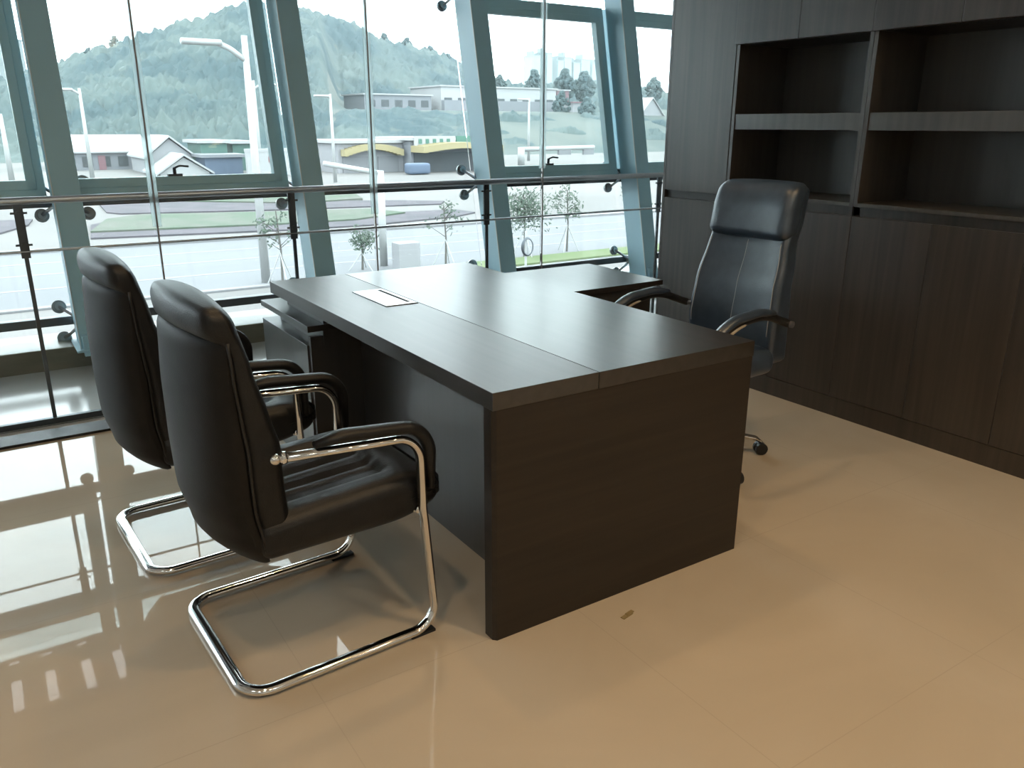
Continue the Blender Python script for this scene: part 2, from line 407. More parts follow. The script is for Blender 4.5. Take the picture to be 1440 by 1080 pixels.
obj('cable_slot', bm, M['slot'], lid)
bm = bmesh.new()
for a in ((gx0-.002, gx1+.002, gy0-.002, gy0), (gx0-.002, gx1+.002, gy1, gy1+.002), (gx0-.002, gx0, gy0, gy1), (gx1, gx1+.002, gy0, gy1)): box(bm, *a, .7501, .7525)
bmesh.ops.translate(bm, verts=bm.verts[:], vec=(-x0, -y0, 0)); obj('lid_rim', bm, M['darksteel'], lid)

# side return cabinet under the far end of the desk
rc = thing('side_return_cabinet', 'low dark return cabinet running under the far end of the desk toward the tall cabinet', 'cabinet', (1.03, 3.05, 0))
def Rp(name, bm, m, par=None, **k):
    bmesh.ops.translate(bm, verts=bm.verts[:], vec=(-1.03, -3.05, 0)); return obj(name, bm, M[m], par or rc, **k)
Rp('body', B(1.040, 2.86, 3.10, 3.695, 0, .56), 'desk_side', bevel=.001)
Rp('spacer', B(1.10, 2.80, 3.07, 3.62, .5605, .6245), 'desk_side')
Rp('return_top', B(1.030, 2.925, 3.05, 3.665, .625, .650), 'desk', bevel=.001)
Rp('riser_block', B(1.10, 1.36, 3.06, 3.50, .6505, .6995), 'desk_side', bevel=.001)
Rp('front_fascia', B(1.047, 2.86, 3.075, 3.0995, .05, .60), 'desk_side', bevel=.001)
for k in range(3):
    a = 2.06+.265*k
    d = Rp('drawer', B(a, a+.26, 3.057, 3.0745, .12, .56), 'desk_side', bevel=.001)
    Rp('drawer_handle', B(a+.07, a+.19, 3.047, 3.0565, .50, .51), 'steel', d)

# ------------------------------------------------------------------ visitor chair (faces +x)
def visitor_chair(label, loc, rz):
    c = thing('visitor_chair', label, 'chair', loc, rz, 'cantilever visitor chairs in front of the desk')
    # tube frame: one continuous loop
    W = .272; path = [(-.150, -W, .642), (.236, -W, .612), (.240, -W, .40), (.272, -W, .016), (-.285, -W, .016), (-.285, W, .016),
                      (.272, W, .016), (.240, W, .40), (.236, W, .612), (-.150, W, .642)]
    pth = fillet(path, [0, .075, .5, .07, .07, .07, .07, .5, .075, 0], 9)
    bm = bmesh.new(); P = [Vector(p) for p in pth]; n = 14; rings = []
    for i, p in enumerate(P):
        t = (P[min(i+1, len(P)-1)]-P[max(i-1, 0)]).normalized()
        yax = Vector((0, 1, 0)); yax = yax-t*yax.dot(t)
        if p.z < .03 and abs(t.z) < .2:            # on the floor the flat side lies down
            b = Vector((0, 0, 1)); a = t.cross(b).normalized(); ra_, rb_ = .0175, .0125
        else:
            a = yax.normalized(); b = t.cross(a).normalized(); ra_, rb_ = .0165, .0115
            if p.y > 0: b = b if True else b
        ring = [p+a*math.cos(2*PI*k/n)*ra_+b*math.sin(2*PI*k/n)*rb_ for k in range(n)]
        if rings:      # align ring start and winding with the previous ring
            prev = rings[-1][0].co-P[i-1]; pr2 = rings[-1][n//4].co-P[i-1]
            best = min(((s, dr) for s in range(n) for dr in (1, -1)), key=lambda q: ((ring[q[0]]-p).normalized()-prev.normalized()).length+((ring[(q[0]+q[1]*(n//4)) % n]-p).normalized()-pr2.normalized()).length)
            ring = [ring[(best[0]+best[1]*k) % n] for k in range(n)]
        rings.append([bm.verts.new(v) for v in ring])
    for a, b in zip(rings, rings[1:]):
        for k in range(n): bm.faces.new((a[k], a[(k+1) % n], b[(k+1) % n], b[k]))
    bm.faces.new(rings[0]); bm.faces.new(rings[-1][::-1])
    obj('frame', bm, M['chrome'], c, smooth=True)
    for s in (-1, 1):
        bm = bmesh.new(); ball(bm, (-.160, s*W, .642), .0145, 3); tube(bm, [(-.12, s*W, .640), (-.13, s*.225, .625)], .008, n=10); disc(bm, (-.140, s*W, .642), (1, 0, 0), .0165, .012, 18)
        obj('arm_end_cap', bm, M['chrome'], c, smooth=True)
        pp = fillet([(-.06, s*W, .656), (.02, s*W, .664), (.262, s*W, .640), (.267, s*W, .455)], [0, .1, .085], 10)
        obj('armrest', T(pp, .022, n=14, r2=.0115, ref=(1, 0, .01) if False else None, rfun=lambda u: min(1, .45+u*8, .5+(1-u)*8)) if False else arm_pad(pp), M['leather'], c, smooth=True)
        bm = bmesh.new(); box(bm, .185, .262, s*W-.012, s*W+.012, -.0, .008)
        obj('foot_pad', bm, M['rubber'], c)
        bm = bmesh.new(); tube(bm, [(.242, s*(W-.01), .385), (.225, s*.20, .372)], .008, n=10); disc(bm, (.242, s*(W-.02), .385), (0, 1, 0), .014, .012, 14)
        obj('seat_bracket', bm, M['chrome'], c, smooth=True)
    # seat
    def sf(x, y, z):
        top = max(0, min(1, (z+.01)/.05))
        ax = max(0, min(1, (.15-x)/.03)); ay = max(0, min(1, (.165-abs(y))/.025))
        q = top*ax*ay
        z2 = z - .016*q + .0065*q*math.cos(y*2*PI/.042)
        z2 += top*.010*(1-(y/.25)**2) * (1-ax*.6)
        z2 -= .030*max(0, (x-.14)/.14)**2*top                 # waterfall front
        z2 += .018*max(0, -x-.02)*0 - .02*max(0, (.1-x)/.3)*top*.8
        if x > .1 and z < 0: z2 += .04*((x-.1)/.17)**2
        return (x*.965+.058, y*1.02, z2+.418)
    seat = obj('seat', rbox(.56, .485, .135, .045, 36, sf), M['leather'], c, smooth=True)
    pipe = [(x, -.2385, .415+.012*max(0, x)) for x in [-.15+.04*k for k in range(12)]]
    obj('piping', T(pipe, .004, n=8), M['piping'], seat, smooth=True)
    # back cushion and rear shell
    front = [(.30, -.16), (.42, -.115), (.55, -.125), (.65, -.125), (.75, -.150), (.85, -.178), (.97, -.205), (1.02, -.215)]
    rear = [(.26, -.19), (.33, -.245), (.40, -.294), (.50, -.318), (.63, -.322), (.78, -.322), (.90, -.316), (1.02, -.306)]
    def mid(z): return lerp(prof(front, z), prof(rear, z), .62)
    def hw(z): return prof([(.26, .205), (.40, .235), (.60, .243), (.90, .246), (1.02, .246)], z)
    def cush(u, y, w):          # u: thickness coordinate (+ = front), w: height
        z = w*.97+.683; yy = y/.24; h = hw(z)
        f = prof(front, z)+.012*(1-yy*yy)-.02*yy*yy*0; m = mid(z)+.030*yy*yy-.0
        k = max(0, min(1, (z-.925)/.035)); m = lerp(m, prof(rear, z)+.040*yy*yy-.004, k)
        t = (u+.05)/.10
        roll = max(0, (z-.93)/.09)
        return (lerp(m, f, t)-.010*roll**2, yy*h, z-.012*roll*yy*yy+(.010*roll*(1-yy*yy)))
    cu = obj('back_cushion', rbox(.10, .48, .70, .036, 26, cush), M['leather'], c, smooth=True)
    def shell(u, y, w):
        z = w*.88+.645; yy = y/.235; h = hw(z)-.002
        m = mid(z)+.030*yy*yy+.010; r = prof(rear, z)+.052*yy*yy+.018*abs(yy)**6
        t = (u+.04)/.08
        return (lerp(r, m, t), yy*h, z-.020*max(0, (z-.8)/.16)*yy*yy)
    sh = obj('back_shell', rbox(.08, .47, .70, .028, 26, shell), M['vinyl'], c, smooth=True)
    for s in (-1, 1):
        pipe = [(mid(z)+.030+.004, s*(hw(z)+.0015), z) for z in [.385+.029*k for k in range(20)]]
        obj('piping', T(pipe, .0042, n=8), M['piping'], cu, smooth=True)
    return c
def arm_pad(pp):
    bm = bmesh.new(); P = [Vector(p) for p in pp]; n = 14; m = len(P); rings = []; tot = 0
    L = [0]
    for a, b in zip(P, P[1:]): L.append(L[-1]+(b-a).length)
    for i, p in enumerate(P):
        t = (P[min(i+1, m-1)]-P[max(i-1, 0)]).normalized(); a = Vector((0, 1, 0)); b = t.cross(a).normalized()
        u = L[i]/L[-1]; s = min(1, .55+u*6, .55+(1-u)*5)
        rings.append([bm.verts.new(p+a*math.cos(2*PI*k/n)*.0245*s+b*math.sin(2*PI*k/n)*.0175*s) for k in range(n)])
    for a, b in zip(rings, rings[1:]):
        for k in range(n): bm.faces.new((a[k], a[(k+1) % n], b[(k+1) % n], b[k]))
    bm.faces.new(rings[0]); bm.faces.new(rings[-1][::-1]); return bm
ch1 = visitor_chair('black leather cantilever visitor chair nearest the camera, its chrome frame fully in view', (.656, 2.10, 0), math.radians(3.0))
ch2 = copy_tree(ch1); ch2.location = (.569, 2.862, 0); ch2.rotation_euler.z = math.radians(3.3)
ch2['label'] = 'black leather cantilever visitor chair farther from the camera, partly hidden behind the nearer one'

# ------------------------------------------------------------------ executive chair (local: faces +x)
def executive_chair(label, loc, rz):
    c = thing('executive_chair', label, 'chair', loc, rz)
    # five-star base
    a0 = math.radians(-1.0)
    base = obj('star_base', (lambda bm: (disc(bm, (0, 0, .085), (0, 0, 1), .04, .07, 20), bm)[1])(bmesh.new()), M['chrome'], c, bevel=.004)
    for k in range(5):
        an = STAR+2*PI*k/5; d = Vector((math.cos(an), math.sin(an), 0))
        p = fillet([d*.03+Z*.105, d*.17+Z*.105, d*.305+Z*.075, d*.33+Z*.055], [0, .2, .03], 5)
        obj('base_leg', T(p, .019, n=10, r2=.012, ref=(0, 0, 1), rfun=lambda u: 1.15-.4*u), M['chrome'], c, smooth=True)
        bm = bmesh.new(); cc = d*.33; sd = Vector((-d.y, d.x, 0))
        for s in (-1, 1): disc(bm, cc+sd*s*.015+Z*.027, sd, .027, .019, 18)
        tube(bm, [cc+Z*.027-sd*.02, cc+Z*.027+sd*.02], .008); tube(bm, [cc+Z*.03, cc+Z*.06], .009)
        ball(bm, cc+Z*.038, .022, 2, (1, 1, .8))
        obj('caster', bm, M['plastic'], c, bevel=.003)
    obj('gas_lift', T([(0, 0, .10), (0, 0, .40)], .025, n=16), M['plastic'], c, smooth=True)
    obj('mechanism', B(-.10, .10, -.07, .07, .375, .41), M['plastic'], c, bevel=.006)
    def sf(x, y, z):
        top = max(0, z/.05)
        return (x+.02, y, z+.455+top*.012*(1-(y/.25)**2)-.03*max(0, (x-.14)/.1)**2*top)
    obj('seat', rbox(.50, .50, .11, .045, 18, sf), M['leather_exec'], c, smooth=True)
    cen = [(.44, -.222), (.60, -.218), (.75, -.240), (.90, -.285), (1.05, -.335), (1.20, -.365)]
    def hw(z): return prof([(.44, .225), (.60, .235), (.80, .225), (.95, .205), (1.20, .200)], z)
    def bk(u, y, w):
        z = w+.80; yy = y/.22; h = hw(z)
        seam = .006*math.exp(-(yy*.22/.006)**2)*(1 if u > 0 else 0)
        x = prof(cen, z)-.03+u-(.045*max(0, (.95-z)/.5) if u < 0 else 0)+(.022*yy*yy if u > 0 else .010*yy*yy)-seam
        return (x-.01, yy*h, z)
    bk_o = obj('backrest', rbox(.085, .44, .74, .032, 28, bk), M['leather_exec'], c, smooth=True)
    def hr(u, y, w):
        z = w+1.065; yy = y/.2
        bulge = .020*(1-(w/.12)**2)
        return (prof(cen, z)-.025+u+bulge+.016*yy*yy, yy*(hw(z)+.004), z+(.006*(1-yy*yy) if w > 0 else 0))
    obj('headrest', rbox(.12, .40, .235, .045, 20, hr), M['leather_exec'], c, smooth=True)
    # pale stitching lines: middle seam and both edges of the front panel
    for yy in (0, -.88, .88):
        pts = [(prof(cen, z)-.04+.0425+(.022*yy*yy)-(.0045 if yy == 0 else .0)+.0032, yy*hw(z), z) for z in [.56+.02*k for k in range(20)]]
        obj('stitching', T(pts, .002, n=6), M['stitch'], bk_o, smooth=True)
    for s in (-1, 1):
        p = fillet([(-.24, s*.275, .625), (-.06, s*.285, .690), (.17, s*.285, .665), (.315, s*.282, .545), (.20, s*.27, .425), (.02, s*.22, .405)], [0, .3, .25, .09, .10], 8)
        a = obj('armrest_frame', T(p, .017, n=12, r2=.013, ref=(0, 1, 0)), M['plastic'], c, smooth=True)
        q = fillet([(-.12, s*.285, .688), (-.02, s*.285, .703), (.15, s*.285, .690), (.26, s*.285, .62)], [0, .3, .25], 8)
        obj('armrest_pad', arm_pad(q), M['leather_exec'], c, smooth=True)
        q = fillet([(.00, s*.285, .674), (.13, s*.285, .662), (.26, s*.285, .575)], [0, .25], 8)
        obj('armrest_inlay', T(q, .0185, n=10, r2=.008, ref=(1, 0, 1), rfun=lambda u: .2+.8*min(1, 6*u*(1-u))), M['armwood'], a, smooth=True)
        bm = bmesh.new(); tube(bm, [(-.24, s*.285, .625), (-.24, s*.21, .622)], .010, n=10); disc(bm, (-.24, s*.292, .625), (0, 1, 0), .014, .012, 14)
        obj('arm_bolt', bm, M['steel'], a, smooth=False)
    p = [(-.02, 0, .40), (-.20, 0, .39), (-.27, 0, .46), (-.285, 0, .62), (-.30, 0, .72)]
    obj('back_bracket', T(p, .035, n=10, r2=.010, ref=(1, 0, .2)), M['plastic'], c, smooth=True)
    return c
ERZ = math.radians(180+4)
STAR = math.radians(-28)-ERZ
executive_chair('high-backed black leather executive chair on casters behind the desk, facing left', (2.505, 2.385, 0), ERZ)

# small scrap on the floor
bm = bmesh.new(); box(bm, -.022, .022, -.007, .007, .0, .002); box(bm, .0, .03, -.004, .008, .002, .004)
o = obj('floor_scrap', bm, mat('scrap', (.25, .19, .09), .7), None, loc=(1.452, 1.583, .0005)); o.rotation_euler.z = .2
tag(o, 'tiny brown scrap lying on the tiles before the desk end panel', 'scrap')

# ------------------------------------------------------------------ warm ceiling downlights, and cool fill panels added to brighten the interior
def downlight(x, y, e, lab):
    t = thing('ceiling_downlight', lab, 'ceiling light', (x, y, HC), 0, 'recessed warm downlights in the ceiling')
    bm = bmesh.new(); tube(bm, [Vector((math.cos(a)*.085, math.sin(a)*.085, -.004)) for a in [2*PI*k/24 for k in range(24)]], .008, closed=True, n=8)
    obj('trim_ring', bm, M['white'], t, smooth=True)
    bm = bmesh.new(); disc(bm, (0, 0, -.004), (0, 0, 1), .078, .006)
    obj('diffuser', bm, M['lamp'], t)
    ld = bpy.data.lights.new('downlight', 'SPOT'); ld.energy = e; ld.color = (1, .69, .37); ld.spot_size = math.radians(125); ld.spot_blend = .8; ld.shadow_soft_size = .06
    lo = bpy.data.objects.new('downlight_lamp', ld); lo.location = (0, 0, -.03); link(lo, t)
pos = [(1.43, 2.94, .55, 'warm downlight above the desk'), (1.6, .55, 1, 'warm downlight in front of the desk end, overhead'), (-.1, .9, .7, 'warm downlight above the camera'),
       (2.9, .4, .8, 'warm downlight near the right-hand cabinets'), (.4, -1.2, 1, 'warm downlight behind the camera'), (2.4, -1.3, 1, 'warm downlight in the rear right of the room'), (-2.0, -.8, .6, 'warm downlight in the rear left of the room')]
def panel(x, y, lab):  # unseen glowing panel, added to lift the light inside the room
    t = thing('added_fill_panel', lab, 'ceiling light', (x, y, HC), 0, 'added square fill panels behind the camera')
    obj('fill_panel_frame', B(-.31, .31, -.31, .31, -.012, -.001), M['white'], t, bevel=.002)
    obj('diffuser', B(-.29, .29, -.29, .29, -.016, -.0125), M['fill_emit'], t)
M['fill_emit'] = mat('cool_fill_diffuser', (1, 1, 1), .5, emit=(.82, .95, 1), estr=8)
for x, y, lab in ((-2.6, .6, 'added square fill panel left of the camera'), (-1.0, -1.6, 'added square fill panel behind the camera on the left'), (1.2, -1.6, 'added square fill panel behind the camera on the right'), (-2.6, -1.6, 'added square fill panel in the rear left corner')): panel(x, y, lab)
for x, y, e, lab in pos: downlight(x, y, 88*e, lab)

# ------------------------------------------------------------------ outside
G0 = -3.5
A = .16      # overcast sky is bright, so pale outdoor surfaces keep modest albedos here
M['road'] = noisy(mat('pale_concrete_road', (0.0963, 0.1000, 0.1059), .8), (0.0905, 0.0940, 0.1011), (0.1021, 0.1059, 0.1119), (1, 1, 1), .2, 4)
M['ground'] = noisy(mat('bare_ground', (0.1050, 0.1004, 0.0964), .9), (0.0927, 0.0902, 0.0871), (0.1235, 0.1186, 0.1152), (1, 1, 1), .08, 5)
M['kerb'] = mat('white_kerb', (0.1515, 0.1510, 0.1557), .8)
M['grass'] = noisy(mat('verge_grass', (0.0686, 0.0912, 0.0676), .95, spec=.1), (0.0721, 0.0947, 0.0710), (0.0995, 0.1048, 0.0912), (1, 1, 1), .5, 5)
M['bed'] = noisy(mat('mauve_planting_bed', (0.0824, 0.0778, 0.0845), .95, spec=.1), (0.0721, 0.0710, 0.0778), (0.0926, 0.0845, 0.0947), (1, 1, 1), .6, 5)
M['grass2'] = noisy(mat('near_verge_grass', (0.0961, 0.1285, 0.0609), .95, spec=.1), (0.0892, 0.1217, 0.0575), (0.1166, 0.1353, 0.0811), (1, 1, 1), .8, 5)
M['pave'] = noisy(mat('pink_paving', (0.1297, 0.1035, 0.1065), .85), (0.1235, 0.1004, 0.1035), (0.1420, 0.1156, 0.1156), (1, 1, 1), .6, 4)
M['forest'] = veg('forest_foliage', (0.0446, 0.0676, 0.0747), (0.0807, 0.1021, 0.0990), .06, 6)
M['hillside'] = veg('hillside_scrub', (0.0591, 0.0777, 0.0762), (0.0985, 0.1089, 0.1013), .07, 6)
M['leaf'] = veg('young_leaves', (0.0566, 0.0781, 0.0632), (0.0906, 0.1116, 0.0892), 3)
M['bark'] = mat('pale_bark', (0.0892, 0.0845, 0.0778), .9)
M['pole'] = mat('white_pole', (0.2883, 0.2934, 0.2934), .5)
M['bwall'] = mat('pale_render', (0.2120, 0.2121, 0.2238), .8); M['bwall2'] = mat('grey_render', (0.1445, 0.1503, 0.1658), .8)
M['broof'] = mat('white_roof', (0.2688, 0.2684, 0.2739), .7); M['bdark'] = mat('dark_opening', (0.0343, 0.0392, 0.0446), .6)
M['bpink'] = mat('red_shutter', (0.1509, 0.0743, 0.0879), .7); M['bgreen'] = mat('green_sheeting', (0.0549, 0.1149, 0.0980), .7); M['bblue'] = mat('blue_sheeting', (0.0686, 0.0947, 0.1420), .7)
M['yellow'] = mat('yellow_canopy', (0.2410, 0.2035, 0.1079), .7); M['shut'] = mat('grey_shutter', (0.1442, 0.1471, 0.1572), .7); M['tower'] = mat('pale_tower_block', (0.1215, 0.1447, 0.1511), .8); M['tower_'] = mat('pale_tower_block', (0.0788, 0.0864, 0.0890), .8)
M['sign'] = mat('green_sign', (0.0412, 0.1149, 0.0879), .6); M['red'] = mat('red_mark', (0.1647, 0.0541, 0.0609), .7)

def poly(pts, z0, z1):
    bm = bmesh.new(); lo = [bm.verts.new((p[0], p[1], z0)) for p in pts]; hi = [bm.verts.new((p[0], p[1], z1)) for p in pts]
    bm.faces.new(lo[::-1]); bm.faces.new(hi)
    for i in range(len(pts)): bm.faces.new((lo[i], lo[(i+1) % len(pts)], hi[(i+1) % len(pts)], hi[i]))
    return bm
# terrain: flat street level, then rising to the wooded hill
RY = 265
ridge = [(-300, 190), (-120, 150), (-20, 118), (60, 104), (100, 88), (150, 70), (200, 56), (270, 30), (320, 14), (350, 8), (400, 12), (450, 20), (500, 33), (540, 52), (580, 66), (620, 80), (660, 97), (700, 112), (740, 118), (790, 114), (830, 112), (900, 122), (960, 130), (1100, 140), (1300, 170)]
rx = [(at(px, py, RY).x, at(px, py, RY).z) for px, py in ridge]
def ridge_z(X):
    if X <= rx[0][0]: return rx[0][1]
    for (a, z), (b, w) in zip(rx, rx[1:]):
        if X <= b: return lerp(z, w, (X-a)/(b-a))
    return rx[-1][1]
TZ = at(620, 157, 175).z       # terrace with the long houses
def ss(a, b, v): v = max(0, min(1, (v-a)/(b-a))); return v*v*(3-2*v)
RA, RB, RC = at(450, 150, 1).x, at(482, 150, 1).x, at(672, 150, 1).x
def terr(X, Y):
    Xr = X*RY/max(Y, 60)       # the hill flank spreads from the valley
    h = ridge_z(Xr)
    wing = ss(RA, RB, X/max(Y, 1))      # right part has the terrace in front
    hill = lerp(G0, h-3, ss(125, RY, Y)**.8)
    terr_ = lerp(G0, TZ, ss(118, 160, Y)); terr_ = lerp(terr_, max(TZ, h-3), ss(190, RY, Y))
    z = lerp(hill, terr_, wing)
    if Y > RY: z = lerp(h-3, 5, ss(RY, 420, Y))
    n = noise.noise(Vector((X*.03, Y*.03, 0)))*2.5*ss(130, 180, Y)
    z -= .25*(1-ss(120, 134, Y))
    return z+n*(0 if (wing > .5 and 158 < Y < 190) else 1)
bm = bmesh.new(); nx, ny = 160, 130; X0, X1, Y0, Y1 = -130, 420, 112, 430
g = [[bm.verts.new((lerp(X0, X1, i/nx), lerp(Y0, Y1, j/ny), terr(lerp(X0, X1, i/nx), lerp(Y0, Y1, j/ny)))) for i in range(nx+1)] for j in range(ny+1)]
for j in range(ny):
    for i in range(nx): bm.faces.new((g[j][i], g[j][i+1], g[j+1][i+1], g[j+1][i]))
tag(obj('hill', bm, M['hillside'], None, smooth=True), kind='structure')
tag(obj('ground', B(-150, 440, 5.95, 128, G0-1, G0), M['ground']), kind='structure')
# forest canopy: rounded crowns packed over the hill
tmp = bmesh.new(); bmesh.ops.create_icosphere(tmp, subdivisions=1, radius=1); iv = [v.co.copy() for v in tmp.verts]; ifc = [[v.index for v in f.verts] for f in tmp.faces]; tmp.free()
def blob(bm, c, r, sz=1.1, j=.28):
    vs = [bm.verts.new(Vector(c)+Vector((v.x*r, v.y*r, v.z*r*sz))*(1+random.uniform(-j, j))) for v in iv]
    for f in ifc: bm.faces.new([vs[i] for i in f])
bm = bmesh.new(); FX, FY = 560, 250; grid = []
for jj in range(FY+1):
    Y = 128+(296-128)*(jj/FY); row = []
    for ii in range(FX+1):
        X = lerp(-35, 1.22*Y, ii/FX)
        sc1 = noise.voronoi(Vector((X*.30, Y*.24, 0)))[0][0]; sc2 = noise.voronoi(Vector((X*.75, Y*.6, 7)))[0][0]
        h = 2.8*max(0, 1-sc1*1.15)+1.3*max(0, 1-sc2*1.3)+random.uniform(-.45, .45)+1.6*noise.noise(Vector((X*.06, Y*.06, 3)))
        wing = ss(RA, RB, X/Y); dens = 1
        if wing > .3 and Y < 200:
            if Y < 154 and X/Y < RC: dens = .42
            else:
                dens = max(0, min(1, (noise.noise(Vector((X*.11, Y*.11, 9)))-.12)*4))*.6 if Y < 152 else 0
        if Y < 140: dens = min(dens, (Y-128)/12)
        if dens <= .02: h = -1.2
        else: h = h*dens+.4*dens-.3
        row.append(bm.verts.new((X+random.uniform(-.12, .12), Y+random.uniform(-.1, .1), terr(X, Y)+h)))
    grid.append(row)
for jj in range(FY):
    for ii in range(FX): bm.faces.new((grid[jj][ii], grid[jj][ii+1], grid[jj+1][ii+1], grid[jj+1][ii]))
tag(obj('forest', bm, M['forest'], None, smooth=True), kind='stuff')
bpy.data.objects['forest']['label'] = 'dense green woodland covering the hill behind the street'; bpy.data.objects['forest']['category'] = 'forest'

# street surfaces
def band(name, pxs, m, h=.03, z=G0, lab=None, cat=None, kind='structure'):
    pts = [gp(a, b, z) for a, b in pxs]
    o = obj(name, poly([(p.x, p.y) for p in pts], z, z+h), m); o['kind'] = kind
    if lab: o['label'] = lab; o['category'] = cat
    return o
def quad(name, x0, x1, ya0, yb0, ya1, yb1, m, h):
    return tag(obj(name, poly([(x0, ya0), (x1, ya1), (x1, yb1), (x0, yb0)], G0, G0+h), m), kind='structure')
quad('road', -60, 120, 26, 39.5, 24.5, 33, M['road'], .02)
for k, (a, b) in enumerate(((29.3, 28.0), (32.6, 30.0), (35.8, 31.6))):
    quad('lane_marking', -40, 90, a, a+.22, b-.6, b-.42, M['kerb'], .026)
quad('kerb', -60, 120, 39.5, 40.1, 33, 33.5, M['kerb'], .12)
quad('pavement', -60, 120, 6.2, 22.8, 6.2, 21.5, M['pave'], .04)
quad('grass_verge', 9, 120, 24.6, 26, 24.3, 25.6, M['grass2'], .07)
quad('kerb', -60, 120, 25.8, 26.1, 24.9, 25.2, M['kerb'], .06)
band('planting_bed', [(128, 337), (400, 325), (520, 318), (640, 306), (668, 300), (640, 296), (560, 300), (440, 300), (300, 306), (160, 312), (128, 318)], M['bed'], .08)
band('grass_island', [(128, 330), (400, 318), (500, 312), (570, 302), (520, 297), (400, 301), (200, 305), (150, 312)], M['grass'], .16)
band('planting_bed', [(150, 300), (170, 302), (400, 296), (620, 288), (625, 284), (560, 283), (440, 284), (300, 284), (160, 286), (128, 276)], M['bed'], .08)
band('grass_island', [(180, 284), (300, 286), (420, 288), (510, 282), (500, 275), (400, 270), (240, 272), (170, 274)], M['grass'], .16)
band('planting_bed', [(0, 330), (40, 318), (46, 310), (0, 312)], M['bed'], .08)

# small plants, poles
def street_lamp(px, top, base, Y, label, arms, w=.16, name='street_lamp'):
    b = at(px[1], base, Y) if base else None
    z0 = G0 if Y < 118 else terr(at(px[0], top, Y).x, Y)
    tp = at(px[0], top, Y); t = thing(name, label, 'street lamp', (tp.x, Y, z0), 0, 'white street lamps along the road')
    H = tp.z-z0
    obj('pole', T([(0, 0, 0), (0, 0, H)], w/2, n=10, rfun=lambda u: 1-.4*u), M['pole'], t, smooth=True)
    for (ax, ay, thick) in arms:      # arm tip pixel
        e = at(ax, ay, Y)-Vector((tp.x, Y, z0)); s = Z*(e.z-abs(e.x)*.55)
        p = fillet([s, s+(e-s)*.55+Z*abs(e.x)*.10, e], [0, 1.0], 5)
        a = obj('lamp_arm', T(p, w*.26, n=8), M['pole'], t, smooth=True)
        d = Vector((e.x, 0, 0)).normalized()
        obj('lamp_head', T([e-d*w*.5, e+d*w*3.2], w*.65, n=8, r2=w*.3, ref=(0, 0, 1)), M['pole'], a, smooth=True)
street_lamp((343, 372), 50, 398, 26.3, 'tall white double street lamp nearest the window, curved arm reaching left', [(303, 60, 1)], .30)
street_lamp((356, 363), 113, 210, 85, 'white street lamp just right of the tallest one, arm to the right', [(368, 119, 1)], .42)
street_lamp((111, 118), 124, 195, 85, 'white street lamp left of the shed, beside the leftmost column', [(98, 126, 1)], .42)
street_lamp((464, 467), 132, 256, 71, 'white street lamp between the second column and the yellow canopy', [(459, 135, 1)], .34)
street_lamp((744, 735), 138, 225, 100, 'white street lamp in front of the white hillside house', [(740, 140, 1)], .42)
street_lamp((0, 8), 160, 215, 85, 'white street lamp at the far left edge of the photo', [(-12, 163, 1)], .5)
# traffic poles with long arms
def gantry(px, top, Y, endpx, endpy, w, lab, signs=()):
    tp = at(px, top, Y); t = thing('traffic_gantry', lab, 'traffic pole', (tp.x, Y, G0)); H = tp.z-G0
    obj('pole', T([(0, 0, 0), (0, 0, H)], w/2, n=12), M['pole'], t, smooth=True)
    e = at(endpx, endpy, Y)-Vector((tp.x, Y, G0))
    obj('gantry_arm', T([(0, 0, H-w*.3), e], w*.32, n=10), M['pole'], t, smooth=True)
    for a, b, hpx in signs:
        c = at((a+b)/2, top+5, Y)-Vector((tp.x, Y, G0)); ww = (at(b, top, Y).x-at(a, top, Y).x)/2
        obj('signal_box', B(c.x-ww, c.x+ww, -.2, .2, c.z-.5, c.z+.3), M['shut'], t)
gantry(534, 240, 27.2, 455, 230, .28, 'thick white traffic pole by the road with a bare arm to the left')
gantry(733, 207, 90, 835, 207, .9, 'white traffic gantry left of the rightmost column with grey signal boxes', ((785, 802, 6), (820, 834, 6)))

def sapling(base, top, label, seed, bush=False, crown=.5, lf=120):
    random.seed(seed); p = gp(*base); H = at(top[0], top[1], p.y).z-G0
    t = thing('street_tree', label, 'young tree', (p.x, p.y, G0), 0, 'staked young trees on the near verge')
    bm = bmesh.new(); tube(bm, [(0, 0, 0), (.03, 0, H*.45), (-.03, .02, H*.95)], .045, n=7, rfun=lambda u: 1-.6*u)
    tips = []
    for k in range(11):
        z = H*random.uniform(.45, .9); a = random.uniform(0, 2*PI); L = H*random.uniform(.10, .28)*(1.2-z/H+.3)
        e = Vector((math.cos(a)*L, math.sin(a)*L, z+L*.7)); tube(bm, [(0, 0, z), e*.5+Vector((0, 0, z*.5)), e], .014, n=5, rfun=lambda u: 1-.6*u); tips.append(e)
    obj('trunk', bm, M['bark'], t)
    bm = bmesh.new()
    for k in range(lf):
        c = random.choice(tips)+Vector([random.gauss(0, crown*.45) for _ in range(3)]) if not bush else Vector((random.gauss(0, crown*.6), random.gauss(0, crown*.6), H*.72+random.gauss(0, H*.15)))
        s = random.uniform(.04, .09); u = Vector([random.uniform(-1, 1) for _ in range(3)]).normalized(); v = u.orthogonal().normalized()
        q = [c-u*s, c+v*s*.5, c+u*s, c-v*s*.5]; w = u.cross(v)*.006
        lo = [bm.verts.new(x-w) for x in q]; hi = [bm.verts.new(x+w) for x in q]
        bm.faces.new(lo[::-1]); bm.faces.new(hi)
        for i in range(4): bm.faces.new((lo[i], lo[(i+1) % 4], hi[(i+1) % 4], hi[i]))
    f = obj('foliage', bm, M['leaf'], t); 
    for s in range(3):
        a = 2*PI*s/3+seed
        obj('support_stake', T([(math.cos(a)*.5, math.sin(a)*.5, 0), (0, 0, H*.42)], .018, n=6), M['pole'], t)
